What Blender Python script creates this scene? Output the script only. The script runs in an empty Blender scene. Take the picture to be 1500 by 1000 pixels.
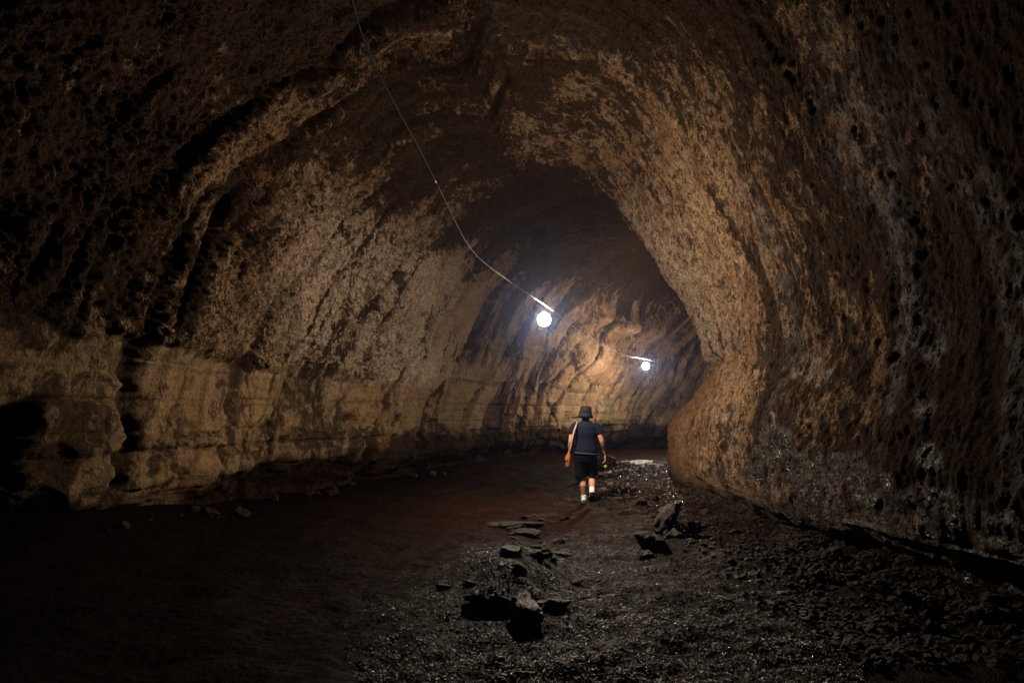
import bpy, math, random
import numpy as np
from mathutils import Vector, Matrix, Euler

S = bpy.context.scene
COL = S.collection
F = 1000.0                      # focal length in photo pixels (1500 wide, 36 mm sensor, 24 mm lens)
CAMZ = 1.6

# ---------------------------------------------------------------- camera, world, exposure
cam_d = bpy.data.cameras.new("camera")
cam_d.lens = 24.0
cam_d.sensor_width = 36.0
cam_d.shift_y = 100.0 / 1500.0  # level camera, horizon at row 600 of 1000
cam_d.clip_start = 0.1
cam_d.clip_end = 300.0
cam = bpy.data.objects.new("camera", cam_d)
COL.objects.link(cam)
cam.location = (0, 0, CAMZ)
cam.rotation_euler = (math.radians(90), 0, 0)
S.camera = cam

w = bpy.data.worlds.new("World")
S.world = w
w.use_nodes = True
bg = w.node_tree.nodes["Background"]
bg.inputs["Color"].default_value = (0.01, 0.012, 0.018, 1)      # underground: night black outside the tube
bg.inputs["Strength"].default_value = 0.05

LAMP_NEAR = 2250.0              # emission of the bulb near the walker
LAMP_FAR = 2000.0
HAZE = 0.0007

S.view_settings.view_transform = 'Standard'
S.view_settings.look = 'None'
S.view_settings.exposure = 0.0
S.view_settings.gamma = 1.0
S.render.engine = 'CYCLES'
cy = S.cycles
cy.use_denoising = True
cy.max_bounces = 8
cy.diffuse_bounces = 5
cy.glossy_bounces = 3
cy.volume_bounces = 0
cy.sample_clamp_indirect = 4.0
cy.caustics_reflective = False
cy.caustics_refractive = False


def P(px, py, d):
    """point of the place that stands at distance d in front of the camera"""
    return Vector(((px - 750) / F * d, d, CAMZ + (600 - py) / F * d))


# ---------------------------------------------------------------- noise
_rng = np.random.RandomState(11)
_perm = _rng.permutation(256).astype(np.int32)
_perm = np.concatenate([_perm, _perm, _perm])
_g = _rng.normal(size=(256, 3)).astype(np.float32)
_g /= np.linalg.norm(_g, axis=1)[:, None]


def perlin(x, y, z):
    x = np.asarray(x, np.float32); y = np.asarray(y, np.float32); z = np.asarray(z, np.float32)
    x, y, z = np.broadcast_arrays(x, y, z)
    xi = np.floor(x); yi = np.floor(y); zi = np.floor(z)
    fx = x - xi; fy = y - yi; fz = z - zi
    X = xi.astype(np.int32) & 255; Y = yi.astype(np.int32) & 255; Z = zi.astype(np.int32) & 255
    u = fx * fx * fx * (fx * (fx * 6 - 15) + 10)
    v = fy * fy * fy * (fy * (fy * 6 - 15) + 10)
    t = fz * fz * fz * (fz * (fz * 6 - 15) + 10)
    res = 0
    for dx in (0, 1):
        a = _perm[X + dx]
        wx = u if dx else 1 - u
        for dy in (0, 1):
            b = _perm[a + Y + dy]
            wy = v if dy else 1 - v
            for dz in (0, 1):
                g = _g[_perm[b + Z + dz]]
                d = g[..., 0] * (fx - dx) + g[..., 1] * (fy - dy) + g[..., 2] * (fz - dz)
                res = res + d * wx * wy * (t if dz else 1 - t)
    return res * 1.5


def fbm(x, y, z, octv=4, gain=0.5, lac=2.03):
    r = 0; a = 1.0; f = 1.0
    for k in range(octv):
        r = r + a * perlin(x * f + 17.3 * k, y * f + 5.1 * k, z * f + 9.7 * k)
        a *= gain; f *= lac
    return r


def sst(a, b, x):
    t = np.clip((x - a) / (b - a), 0, 1)
    return t * t * (3 - 2 * t)


# ---------------------------------------------------------------- helpers
def link(name, me, mats=(), parent=None):
    o = bpy.data.objects.new(name, me)
    COL.objects.link(o)
    for m in ([mats] if not isinstance(mats, (list, tuple)) else mats):
        me.materials.append(m)
    if parent is not None:
        o.parent = parent
    return o


def tag(o, label=None, cat=None, group=None, kind=None):
    if label: o["label"] = label
    if cat: o["category"] = cat
    if group: o["group"] = group
    if kind: o["kind"] = kind
    return o


def empty(name, loc, label, cat, group=None):
    o = bpy.data.objects.new(name, None)
    COL.objects.link(o)
    o.location = loc
    o.empty_display_size = 0.2
    return tag(o, label, cat, group)


def mesh_np(name, co, faces, smooth=True):
    me = bpy.data.meshes.new(name)
    nv = len(co); nf, k = faces.shape
    me.vertices.add(nv)
    me.vertices.foreach_set("co", np.ascontiguousarray(co, np.float32).ravel())
    me.loops.add(nf * k)
    me.loops.foreach_set("vertex_index", np.ascontiguousarray(faces, np.int32).ravel())
    me.polygons.add(nf)
    me.polygons.foreach_set("loop_start", np.arange(0, nf * k, k, dtype=np.int32))
    me.polygons.foreach_set("use_smooth", np.full(nf, smooth, bool))
    me.update(calc_edges=True)
    return me


def attr(me, name, arr):
    a = me.attributes.new(name, 'FLOAT', 'POINT')
    a.data.foreach_set("value", np.ascontiguousarray(arr, np.float32).ravel())


def grid_faces(nu, nv):
    i = np.arange(nu - 1)[:, None] * nv + np.arange(nv - 1)[None, :]
    return np.stack([i, i + nv, i + nv + 1, i + 1], -1).reshape(-1, 4)


# ---------------------------------------------------------------- materials
class NT:
    def __init__(s, name):
        s.m = bpy.data.materials.new(name)
        s.m.use_nodes = True
        s.t = s.m.node_tree
        s.b = s.t.nodes["Principled BSDF"]

    def n(s, typ, **kw):
        x = s.t.nodes.new(typ)
        for k, v in kw.items():
            setattr(x, k, v)
        return x

    def l(s, a, b):
        s.t.links.new(a, b)

    def put(s, sock, v):
        if hasattr(v, "links") or isinstance(v, bpy.types.NodeSocket):
            s.l(v, sock)
        else:
            sock.default_value = v

    def noise(s, vec, scale, detail=6, rough=0.6, dist=0.0):
        x = s.n("ShaderNodeTexNoise")
        s.l(vec, x.inputs["Vector"])
        x.inputs["Scale"].default_value = scale
        x.inputs["Detail"].default_value = detail
        x.inputs["Roughness"].default_value = rough
        x.inputs["Distortion"].default_value = dist
        return x.outputs["Fac"]

    def ramp(s, fac, a, b, lo=0.0, hi=1.0):
        x = s.n("ShaderNodeMapRange")
        x.interpolation_type = 'SMOOTHSTEP'
        s.put(x.inputs["Value"], fac)
        x.inputs["From Min"].default_value = a
        x.inputs["From Max"].default_value = b
        x.inputs["To Min"].default_value = lo
        x.inputs["To Max"].default_value = hi
        return x.outputs["Result"]

    def math(s, op, a, b=0.0):
        x = s.n("ShaderNodeMath", operation=op)
        s.put(x.inputs[0], a); s.put(x.inputs[1], b)
        return x.outputs[0]

    def mix(s, fac, a, b):
        x = s.n("ShaderNodeMix", data_type='RGBA')
        s.put(x.inputs["Factor"], fac)
        for sock, v in ((x.inputs[6], a), (x.inputs[7], b)):
            if isinstance(v, tuple):
                sock.default_value = (*v, 1)
            else:
                s.l(v, sock)
        return x.outputs[2]

    def at(s, name):
        x = s.n("ShaderNodeAttribute")
        x.attribute_name = name
        return x.outputs["Fac"]

    def scale_vec(s, vec, sc):
        x = s.n("ShaderNodeMapping")
        s.l(vec, x.inputs["Vector"])
        x.inputs["Scale"].default_value = sc
        return x.outputs["Vector"]

    def bump(s, h, dist, strength=1.0, normal=None):
        x = s.n("ShaderNodeBump")
        s.l(h, x.inputs["Height"])
        x.inputs["Distance"].default_value = dist
        x.inputs["Strength"].default_value = strength
        if normal is not None:
            s.l(normal, x.inputs["Normal"])
        return x.outputs["Normal"]


def rock_material():
    m = NT("lava_rock")
    pos = m.n("ShaderNodeNewGeometry").outputs["Position"]
    # mineral colours of the dry lining
    c = m.mix(m.ramp(m.noise(pos, 0.55, 5, 0.6, 0.4), 0.38, 0.62), (0.39, 0.235, 0.130), (0.23, 0.125, 0.062))
    c = m.mix(m.ramp(m.noise(pos, 2.6, 7, 0.65, 0.6), 0.45, 0.68), c, (0.46, 0.29, 0.17))
    c = m.mix(m.math('MULTIPLY', m.at("smooth"), 0.6), c, (0.215, 0.155, 0.078))
    c = m.mix(m.math('MULTIPLY', m.at("pale"), m.ramp(m.noise(m.scale_vec(pos, (1, 1, 0.4)), 3.0, 7, 0.7), 0.3, 0.6, 0.35, 1)), c, (0.66, 0.49, 0.35))  # brightest lamp-lit zones painted paler
    # brown rust films
    c = m.mix(m.ramp(m.noise(pos, 1.3, 6, 0.65, 1.0), 0.52, 0.70, 0, 0.7), c, (0.13, 0.058, 0.025))
    # green algae
    c = m.mix(m.math('MULTIPLY', m.at("green"), m.ramp(m.noise(pos, 3.2, 5, 0.7), 0.35, 0.65, 0.3, 1)), c, (0.15, 0.145, 0.06))
    # orange iron stain
    c = m.mix(m.math('MULTIPLY', m.at("orange"), m.ramp(m.noise(m.scale_vec(pos, (1, 1, 0.4)), 3.5, 6, 0.7), 0.3, 0.6, 0.45, 1)), c, (0.34, 0.135, 0.03))
    # black coating in patches and vertical runs, plus painted shade and lamp falloff
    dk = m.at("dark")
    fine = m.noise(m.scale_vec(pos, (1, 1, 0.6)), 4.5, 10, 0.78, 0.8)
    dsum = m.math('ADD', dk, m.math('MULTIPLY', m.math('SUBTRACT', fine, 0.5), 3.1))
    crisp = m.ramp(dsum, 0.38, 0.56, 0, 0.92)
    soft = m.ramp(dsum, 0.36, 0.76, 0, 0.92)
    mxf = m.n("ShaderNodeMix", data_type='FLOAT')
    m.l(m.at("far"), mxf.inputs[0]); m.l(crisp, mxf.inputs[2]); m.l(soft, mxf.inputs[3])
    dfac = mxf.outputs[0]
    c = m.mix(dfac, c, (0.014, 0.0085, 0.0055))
    # fine speckle
    c = m.mix(m.ramp(m.noise(pos, 34, 4, 0.7), 0.40, 0.62, 0.0, 0.6), c, (0.09, 0.055, 0.035))
    gritty = m.math('SUBTRACT', 1.0, m.math('MULTIPLY', m.at("far"), 0.8))
    c = m.mix(m.math('MULTIPLY', gritty, m.ramp(m.noise(m.scale_vec(pos, (1, 1, 0.65)), 12, 5, 0.75, 0.4), 0.47, 0.60, 0.0, 0.80)), c, (0.040, 0.020, 0.011))
    # silt band at the foot of the wall
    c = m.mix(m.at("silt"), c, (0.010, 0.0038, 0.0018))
    m.l(c, m.b.inputs["Base Color"])
    wet = m.at("wet")
    wr = m.math('MULTIPLY', wet, m.ramp(m.noise(pos, 7.0, 5, 0.6), 0.4, 0.6, 0.2, 1))
    m.l(m.ramp(wr, 0, 1, 0.88, 0.22), m.b.inputs["Roughness"])
    m.l(m.ramp(wr, 0, 1, 0.04, 0.7), m.b.inputs["Specular IOR Level"])
    rough = m.ramp(m.at("smooth"), 0, 1, 1.0, 0.35)
    h1 = m.math('MULTIPLY', m.noise(m.scale_vec(pos, (1, 1, 0.7)), 16, 8, 0.72, 0.3), rough)
    n1 = m.bump(h1, 0.15, 1.0)
    # small blisters
    v = m.n("ShaderNodeTexVoronoi")
    m.l(pos, v.inputs["Vector"])
    v.inputs["Scale"].default_value = 30
    n2 = m.bump(m.math('MULTIPLY', v.outputs["Distance"], rough), 0.018, 1.0, n1)
    m.l(n2, m.b.inputs["Normal"])
    return m.m


def floor_material():
    m = NT("cave_floor_mud")
    pos = m.n("ShaderNodeNewGeometry").outputs["Position"]
    gr = m.at("gravel")
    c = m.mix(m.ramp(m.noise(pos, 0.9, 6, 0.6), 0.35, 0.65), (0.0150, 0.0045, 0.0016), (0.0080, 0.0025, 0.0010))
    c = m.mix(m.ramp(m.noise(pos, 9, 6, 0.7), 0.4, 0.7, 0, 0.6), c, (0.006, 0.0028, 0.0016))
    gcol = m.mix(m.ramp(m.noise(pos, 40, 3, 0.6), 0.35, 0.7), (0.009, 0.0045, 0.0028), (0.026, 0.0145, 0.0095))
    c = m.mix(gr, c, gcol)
    c = m.mix(m.at("edge_shade"), c, (0.0035, 0.0017, 0.0011))  # dim sides of the floor painted near black
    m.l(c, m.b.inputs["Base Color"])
    m.l(m.ramp(m.noise(pos, 5, 5, 0.6), 0.3, 0.7, 0.85, 0.55), m.b.inputs["Roughness"])
    m.l(m.ramp(gr, 0, 1, 0.03, 0.10), m.b.inputs["Specular IOR Level"])
    m.b.inputs["Specular Tint"].default_value = (1.0, 0.6, 0.4, 1)
    h = m.noise(pos, 14, 7, 0.65)
    n1 = m.bump(h, 0.06, 1.0)
    v = m.n("ShaderNodeTexVoronoi")
    m.l(pos, v.inputs["Vector"])
    v.inputs["Scale"].default_value = 95
    n2 = m.bump(m.math('MULTIPLY', v.outputs["Distance"], gr), 0.014, 1.0, n1)
    m.l(n2, m.b.inputs["Normal"])
    return m.m


def stone_material(name, col_a, col_b, rough=0.5, spec=0.5, scale=8):
    m = NT(name)
    g = m.n("ShaderNodeNewGeometry")
    pos = g.outputs["Position"]
    c = m.mix(m.ramp(m.noise(pos, scale, 6, 0.7), 0.35, 0.65), col_a, col_b)
    c = m.mix(m.ramp(g.outputs["Random Per Island"], 0, 1, 0, 0.6), c, (0.012, 0.007, 0.005))
    m.l(c, m.b.inputs["Base Color"])
    m.l(m.ramp(m.noise(pos, 20, 4, 0.6), 0.3, 0.7, rough - 0.15, rough + 0.15), m.b.inputs["Roughness"])
    m.b.inputs["Specular IOR Level"].default_value = spec
    m.b.inputs["Specular Tint"].default_value = (1.0, 0.74, 0.58, 1)
    m.l(m.bump(m.noise(pos, 22, 7, 0.7), 0.03, 1.0), m.b.inputs["Normal"])
    return m.m


def cloth(name, col, col2=None, rough=0.9, scale=60, dist=0.004):
    m = NT(name)
    tc = m.n("ShaderNodeTexCoord").outputs["Object"]
    c = m.mix(m.ramp(m.noise(tc, 9, 5, 0.6), 0.3, 0.7), col, col2 or tuple(x * 0.7 for x in col))
    m.l(c, m.b.inputs["Base Color"])
    m.b.inputs["Roughness"].default_value = rough
    m.b.inputs["Specular IOR Level"].default_value = 0.12
    n1 = m.bump(m.noise(tc, scale, 4, 0.6), dist, 0.6)
    m.l(m.bump(m.noise(m.scale_vec(tc, (1, 1, 0.5)), 7, 3, 0.5), 0.03, 0.7, n1), m.b.inputs["Normal"])
    return m.m


def emission(name, col, strength):
    m = NT(name)
    m.b.inputs["Base Color"].default_value = (0.9, 0.9, 0.9, 1)
    m.b.inputs["Emission Color"].default_value = (*col, 1)
    m.b.inputs["Emission Strength"].default_value = strength
    return m.m


ROCK = rock_material()
FLOOR = floor_material()

# ---------------------------------------------------------------- the lava tube
# plan of the two walls at floor level (x, y): matching points left / right
LW = np.array([(-7.6, -6), (-7.2, 0), (-6.7, 4), (-6.1, 7.6), (-5.0, 11), (-3.75, 14), (-2.5, 17), (-0.4, 21.5),
               (2.3, 25.6), (6.0, 29.3), (11, 31.5), (17, 32.5), (24, 32.5)], float)
RW = np.array([(6.2, -6), (5.4, 0), (4.7, 4), (3.95, 7), (3.6, 10), (3.45, 13), (3.6, 15.1), (4.9, 17.4),
               (7.0, 19.2), (9.8, 20.4), (13, 21.2), (17.6, 21.7), (24, 21.7)], float)
HT = np.array([9.6, 9.4, 9.0, 8.5, 7.9, 7.45, 7.15, 7.15, 7.3, 7.4, 7.2, 7.0, 7.0])


def catmull(pts, t):
    pts = np.asarray(pts, float)
    one = pts.ndim == 1
    if one: pts = pts[:, None]
    n = len(pts)
    i = np.clip(np.floor(t).astype(int), 0, n - 2)
    f = (t - i)[:, None]
    p0 = pts[np.clip(i - 1, 0, n - 1)]; p1 = pts[i]; p2 = pts[i + 1]; p3 = pts[np.clip(i + 2, 0, n - 1)]
    r = 0.5 * (2 * p1 + (-p0 + p2) * f + (2 * p0 - 5 * p1 + 4 * p2 - p3) * f ** 2 + (-p0 + 3 * p1 - 3 * p2 + p3) * f ** 3)
    return r[:, 0] if one else r


def build_tube():
    # stations spread by visible size: fine where near and in view
    tt = np.linspace(0, 12, 4001)
    cl = catmull(LW, tt); cr = catmull(RW, tt); mid = (cl + cr) / 2
    # steps of the outer (left) wall and the inner one, whichever is longer
    dl = np.linalg.norm(np.diff(cl, axis=0), axis=1); dr = np.linalg.norm(np.diff(cr, axis=0), axis=1)
    ymid = mid[1:, 1]
    wgt = np.where(ymid < 2.0, 0.15, 1.0) * np.where(mid[1:, 0] > 12.5, 0.2, 1.0)
    cum = np.concatenate([[0], np.cumsum(np.maximum(dl, dr) * wgt)])
    NS = 1230
    ts = np.interp(np.linspace(0, cum[-1], NS), cum, tt)
    L = catmull(LW, ts); R = catmull(RW, ts); H = catmull(HT, ts)
    NV = 700
    th = np.linspace(0, math.pi, NV)
    # a superellipse arch, left exponent soft, right exponent fuller
    # spread theta so that steps along the arch are even
    nL, nR = 2.35, 2.9
    def arch(th):
        c, s_ = np.cos(th), np.sin(th)
        n = np.where(c > 0, nL, nR)
        return np.sign(c) * np.abs(c) ** (2 / n), np.abs(s_) ** (2 / n)
    fine = np.linspace(0, math.pi, 20001)
    fx, fz = arch(fine)
    ln = np.concatenate([[0], np.cumsum(np.hypot(np.diff(fx) * 4.2, np.diff(fz) * 7.4))])
    # rows below z = 4.5 are seen larger: denser
    dens = np.ones(20000); dens[fz[1:] > 0.8] = 0.75
    ln = np.concatenate([[0], np.cumsum(np.hypot(np.diff(fx) * 4.2, np.diff(fz) * 7.4) * dens)])
    th = np.interp(np.linspace(0, ln[-1], NV), ln, fine)
    ax, az = arch(th)                                 # ax: +1 left .. -1 right
    u = (1 - ax) / 2                                  # 0 at left wall, 1 at right wall
    X = L[:, None, 0] + (R - L)[:, None, 0] * u[None]
    Y = L[:, None, 1] + (R - L)[:, None, 1] * u[None]
    Z = H[:, None] * az[None] - 0.35 * (1 - az[None])
    # running length along each wall
    sl = np.concatenate([[0], np.cumsum(np.linalg.norm(np.diff(L, axis=0), axis=1))])
    sr = np.concatenate([[0], np.cumsum(np.linalg.norm(np.diff(R, axis=0), axis=1))])
    run = sl[:, None] * (1 - u[None]) + sr[:, None] * u[None]
    nrm = (R - L) / np.linalg.norm(R - L, axis=1)[:, None]
    left = sst(0.55, 0.45, u)[None]; right = 1 - left
    low = sst(0.0, 0.6, az)[None]

    # ---- large outline of the lower walls (horizontal shift outward, metres)
    ystat = R[:, None, 1]; pin = np.exp(-((ts[:, None] - 5.9) / 1.15) ** 2)       # the bend's inner corner
    zz = Z
    o = (0.42 - 0.22 * right) * sst(0.62 - 0.34 * right, 0.0, zz) * (1 - 0.9 * right * sst(10.8, 13.0, Y))            # undercut foot
    o_r = o + 0.30 * sst(1.3, 2.5, zz) * sst(5.2, 2.9, zz) - 0.06 * np.exp(-((zz - 0.9) / 0.6) ** 2)
    o_r = o_r + pin * (0.50 * sst(1.0, 2.45, zz) * sst(6.4, 2.7, zz) - 0.15 * sst(2.0, 1.2, zz))
    o_r = o_r + pin * 0.22 * np.exp(-((zz - 2.55) / 0.16) ** 2)                   # notch above the apron
    o_l = o + 0.10 * sst(2.3, 2.5, zz) * sst(4.6, 2.6, zz) * -1.0 + 0.05 * sst(0.9, 1.9, zz)
    shift = (-left * o_l + right * o_r)
    X = X + nrm[:, None, 0] * shift
    Y = Y + nrm[:, None, 1] * shift

    def normals(X, Y, Z):
        V = np.stack([X, Y, Z], -1)
        du = np.gradient(V, axis=0); dv = np.gradient(V, axis=1)
        n = np.cross(du, dv)
        n /= np.linalg.norm(n, axis=-1)[..., None] + 1e-9
        return n                                      # points outward or inward, fixed below
    N = normals(X, Y, Z)
    # inward = towards the middle line
    cx = (L[:, None, 0] + R[:, None, 0]) / 2 - X; cyy = (L[:, None, 1] + R[:, None, 1]) / 2 - Y; cz = 2.5 - Z
    sg = np.sign(np.median(N[..., 0] * cx + N[..., 1] * cyy + N[..., 2] * cz))
    N *= sg                                           # inward

    side = np.where(u < 0.5, 0.0, 40.0)[None] + 0 * X
    arc = np.cumsum(np.concatenate([[0], np.hypot(np.diff(ax) * 4.2, np.diff(az) * 7.4)]))[None] + 0 * X
    # ---- height of the rough upper lining above the smooth banded lower wall
    edge = 2.42 + 0.22 * sst(12, 8, Y) + 0.35 * perlin(run * 0.35, 3.3, side * 0) + 0.22 * perlin(run * 1.3, 8.8, 1.0) + 0.10 * perlin(run * 4, zz * 2, 2.0)
    fl = sst(14, 18, Y) * left
    rough = sst(-0.05 - 0.8 * fl, 0.10 + 1.2 * fl, zz - edge)
    rough = np.maximum(rough, right * (0.55 + 0.45 * sst(0.1, -0.2, pin - 0.55)) * sst(0.2, 0.6, zz))
    # ---- undulation and curtains running round the arch
    warp = 0.75 * perlin(run * 0.28, arc * 0.22, 4.0) + 0.22 * perlin(run * 0.9, arc * 0.8, 9.0)
    lean = -(zz - 2.0) * (0.15 + 0.25 * left)
    q = run + warp + lean
    big = (1 - 0.6 * right * sst(14, 11, Y)) * (1 - 0.5 * left * sst(12, 9, Y)) * 0.36 * perlin(q * 0.27, arc * 0.10, 20.0) + (1 - 0.6 * right * sst(14, 11, Y)) * 0.20 * perlin(q * 0.62, arc * 0.16, 31.0)
    r1 = perlin(q * 0.75, arc * 0.13, 50.0)
    gro = (1 - 1.0 * right * sst(13, 10, Y)) * (1 - 0.4 * left * sst(11, 8, Y)) * np.exp(-(r1 / 0.070) ** 2) * sst(-0.25, 0.25, perlin(q * 0.3, arc * 0.35, 57.0) + 0.12)
    r2 = perlin(q * 1.9, arc * 0.28, 63.0)
    gro2 = (1 - 0.5 * right - 0.5 * right * sst(12, 9.5, Y)) * np.exp(-(r2 / 0.10) ** 2) * sst(-0.1, 0.35, perlin(q * 0.5, arc * 0.5, 67.0))
    ribs = (1 - 0.55 * right * sst(13, 10, Y)) * 0.10 * perlin(q * 1.5, arc * 0.2, 71.0) + 0.05 * perlin(q * 3.6, arc * 0.45, 75.0)
    crown = sst(0.66, 0.88, az)[None] * sst(13, 17, Y)
    strg = (0.12 + 0.88 * sst(0.6, 2.6, zz)) * (1 - 0.8 * crown)
    stk = np.exp(-(perlin(q * 1.35, arc * 0.085, 195.0) / 0.055) ** 2) * sst(-0.15, 0.15, perlin(q * 0.6, arc * 0.3, 196.0)) * left * sst(9.5, 12, Y)
    d = big + ribs * strg + 0.07 * pin * right * perlin(X * 1.4, Y * 1.4, Z * 1.4) + 0.05 * pin * right * perlin(X * 3.5, Y * 3.5, Z * 2.5) - 0.19 * stk * strg - 0.30 * gro * (0.2 + 0.8 * strg) * (1 - 0.8 * crown) - 0.12 * gro2 * strg
    # ---- popcorn and clinker of the upper lining
    x3, y3, z3 = X, Y, Z * 0.72
    wq = 0.25 * perlin(x3 * 1.1, y3 * 1.1, z3 * 1.1 + 7)
    far = 1 - 0.62 * sst(15, 19.5, Y) * left
    zr = z3 * (1 - 0.35 * right)
    a1 = perlin(x3 * 1.5 + wq, y3 * 1.5, zr * 1.5 + wq)
    a2 = np.abs(perlin(x3 * 5.6, y3 * 5.6 + wq, zr * 5.6))
    a3 = np.abs(perlin(x3 * 11.3 + 3, y3 * 11.3, zr * 11.3))
    a4 = perlin(x3 * 19 + 9, y3 * 19, zr * 19)
    wx = 0.10 * perlin(x3 * 5, y3 * 5, zr * 5 + 31); wy = 0.10 * perlin(x3 * 5, y3 * 5 + 8, zr * 5 + 61)
    pn = 0.3 * perlin(x3 * 2.1 + 50 + wx * 4, y3 * 2.1, zr * 1.6 + wy * 4) + 0.7 * perlin(x3 * 6.3 + wy * 8, y3 * 6.3, zr * 4.6 + 5) + 0.55 * perlin(x3 * 14 + wx * 9, y3 * 14 + 3, zr * 10)
    pits = np.clip(pn - 0.22, 0, 0.5)
    pits2 = np.clip(perlin(x3 * 12 + 90 + wx * 6, y3 * 12, zr * 9) + 0.5 * perlin(x3 * 24, y3 * 24, zr * 20) - 0.15, 0, 0.5)
    drip = perlin(run * 9.0, arc * 1.1, 88.0) * 0.5 + perlin(run * 17.0, arc * 2.1, 12.0) * 0.25
    plate = 0.55 + 0.6 * sst(-0.22, 0.25, perlin(q * 0.9, arc * 0.55, 44.0) + 0.5 * perlin(X * 2.2, Y * 2.2, Z * 1.6))
    amp = rough * far * (1 - (0.42 + 0.24 * sst(11, 8, Y)) * right) * plate
    d = d + rough * 0.055 + amp * (0.10 * (1 - 0.5 * right) * a1 + 0.10 * (1 - 0.4 * right) * a2 + 0.080 * a3 + 0.050 * a4 - 0.30 * (1 - 1.0 * right) * pits - 0.16 * (1 - 0.75 * right) * pits2) + right * rough * (0.030 * perlin(X * 0.9, Y * 0.9, Z * 5.5 + 3) * sst(2.8, 2.0, zz) + 0.020 * a3 + 0.007 * perlin(X * 13, Y * 13, Z * 13) + 0.009 * perlin(X * 22, Y * 22, Z * 22 + 9)) + right * rough * 0.008 * perlin(x3 * 8, y3 * 8, zr * 5 + 77) + rough * (0.05 - 0.025 * right - 0.018 * right * sst(12, 9, Y)) * plate * drip
    # ---- bands of the lower wall
    sm = (1 - rough)
    zb = zz + 0.05 * perlin(run * 0.7, zz * 2, 5.0)
    band = 0.5 * perlin(run * 0.25, 2.0, zb * 5.0) + 0.35 * perlin(run * 0.6, 7.0, zb * 13.0) + 0.15 * perlin(run * 1.2, 1.0, zb * 30)
    d = d + sm * (0.085 * band + 0.030 * perlin(x3 * 4, y3 * 4, z3 * 7) + 0.012 * perlin(x3 * 13, y3 * 13, z3 * 20))
    # broken, spalled hollows low on the wall
    sp = fbm(run * 0.8, zz * 1.3, 41.0 + side, 4)
    spall = sst(0.12, 0.22, sp + 0.25 * sst(1.5, 0.7, zz) - 0.1) * sst(2.1, 1.2, zz) * left
    d = d - 0.07 * spall * (0.7 + a3)
    # ledge lines
    for zl, dep, wd in ((1.75, 0.05, 0.022), (1.28, 0.04, 0.02), (0.98, 0.09, 0.03)):
        zl2 = zl + 0.04 * perlin(run * 0.4, zl * 9, 1.0) + 0.02 * perlin(run * 3, zl, 4)
        d = d - dep * np.exp(-((zz - zl2) / wd) ** 2) * sst(-0.2, 0.2, perlin(run * 0.9, zl * 7, 3.0) + 0.1) * left
    # rubble texture of the lowest part
    d = d + 0.06 * perlin(X * 2.2, Y * 2.2, Z * 3.5) * sst(0.9, 0.3, zz)

    # ---- single cracks of the left wall: (run offset given by y of the wall, z) paths
    def y_to_run(yv):
        return np.interp(yv, L[:, 1], sl)
    crack = np.zeros_like(X)
    yr0 = L[:, None, 1] + 0.06 * perlin(zz * 3, run * 2, 8.0) - 0.15 * (zz - 1)
    for path, wdt, dep in ((((12.5, 0.1), (12.8, 0.9), (12.7, 1.45), (13.1, 2.1), (13.4, 2.9), (13.8, 3.6)), 0.045, 0.22),
                           (((11.9, 0.9), (12.0, 1.6), (11.85, 2.5)), 0.02, 0.08),
                           (((22.6, 0.3), (22.4, 1.2), (22.7, 2.0), (22.3, 2.6)), 0.035, 0.10),
                           (((24.9, 0.3), (24.6, 1.2), (24.2, 1.9), (24.5, 3.2)), 0.05, 0.12),
                           (((9.5, 0.5), (9.7, 1.2), (9.55, 2.4), (9.8, 3.4), (10.4, 5.0)), 0.12, 0.25),
                           (((15.3, 0.2), (15.5, 1.2), (16.2, 2.3), (15.9, 3.4), (15.6, 4.8)), 0.13, 0.20),
                           (((16.2, 1.2), (16.9, 2.4), (17.6, 3.6), (18.2, 4.6)), 0.08, 0.14),
                           (((17.2, 0.6), (17.6, 1.6), (18.8, 2.8), (20.2, 4.4)), 0.12, 0.18),
                           (((19.4, 0.8), (19.9, 1.8), (21.3, 3.2), (22.4, 4.8)), 0.12, 0.18),
                           (((22.9, 1.0), (23.2, 2.0), (24.0, 3.4), (24.6, 4.8)), 0.14, 0.20)):
        zs = np.array([p[1] for p in path]); rs = y_to_run(np.array([p[0] for p in path]))
        rc = np.interp(zz, zs, rs) + 0.05 * perlin(zz * 4.0, rs[0], 1.0) + 0.02 * perlin(zz * 12, rs[0], 2.0)
        msk = sst(zs[0] - 0.2, zs[0], zz) * sst(zs[-1] + 0.15, zs[-1] - 0.15, zz)
        wv = wdt * (0.55 + 0.9 * np.abs(perlin(zz * 2.5, rs[0], 6.0)) * 2)
        crack = np.maximum(crack, dep * np.exp(-((run - rc) / wv) ** 2) * msk)
    d = d - crack * left
    alc = left * sst(8.45, 8.15, yr0) * sst(1.85, 1.65, zz + 0.3 * (8.4 - yr0)) * sst(5.5, 6, yr0)
    d = d - 0.4 * alc
    # ---- the bulging "curtain" lit by the far bulb
    yr = L[:, None, 1] + 0 * X
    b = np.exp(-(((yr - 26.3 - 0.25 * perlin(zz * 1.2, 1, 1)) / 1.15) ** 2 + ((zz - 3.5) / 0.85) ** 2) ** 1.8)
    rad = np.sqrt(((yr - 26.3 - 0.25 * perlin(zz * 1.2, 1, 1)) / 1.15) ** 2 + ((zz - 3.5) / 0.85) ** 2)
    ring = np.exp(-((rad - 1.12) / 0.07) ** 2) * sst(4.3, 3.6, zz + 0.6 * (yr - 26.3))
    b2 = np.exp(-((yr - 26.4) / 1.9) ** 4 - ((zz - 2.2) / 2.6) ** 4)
    d = d + (0.40 * b - 0.05 * ring + 0.40 * b2 + 0.22 * b2 * perlin(run * 1.9, zz * 0.28, 5.0) * sst(3.4, 2.6, zz)) * left
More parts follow.
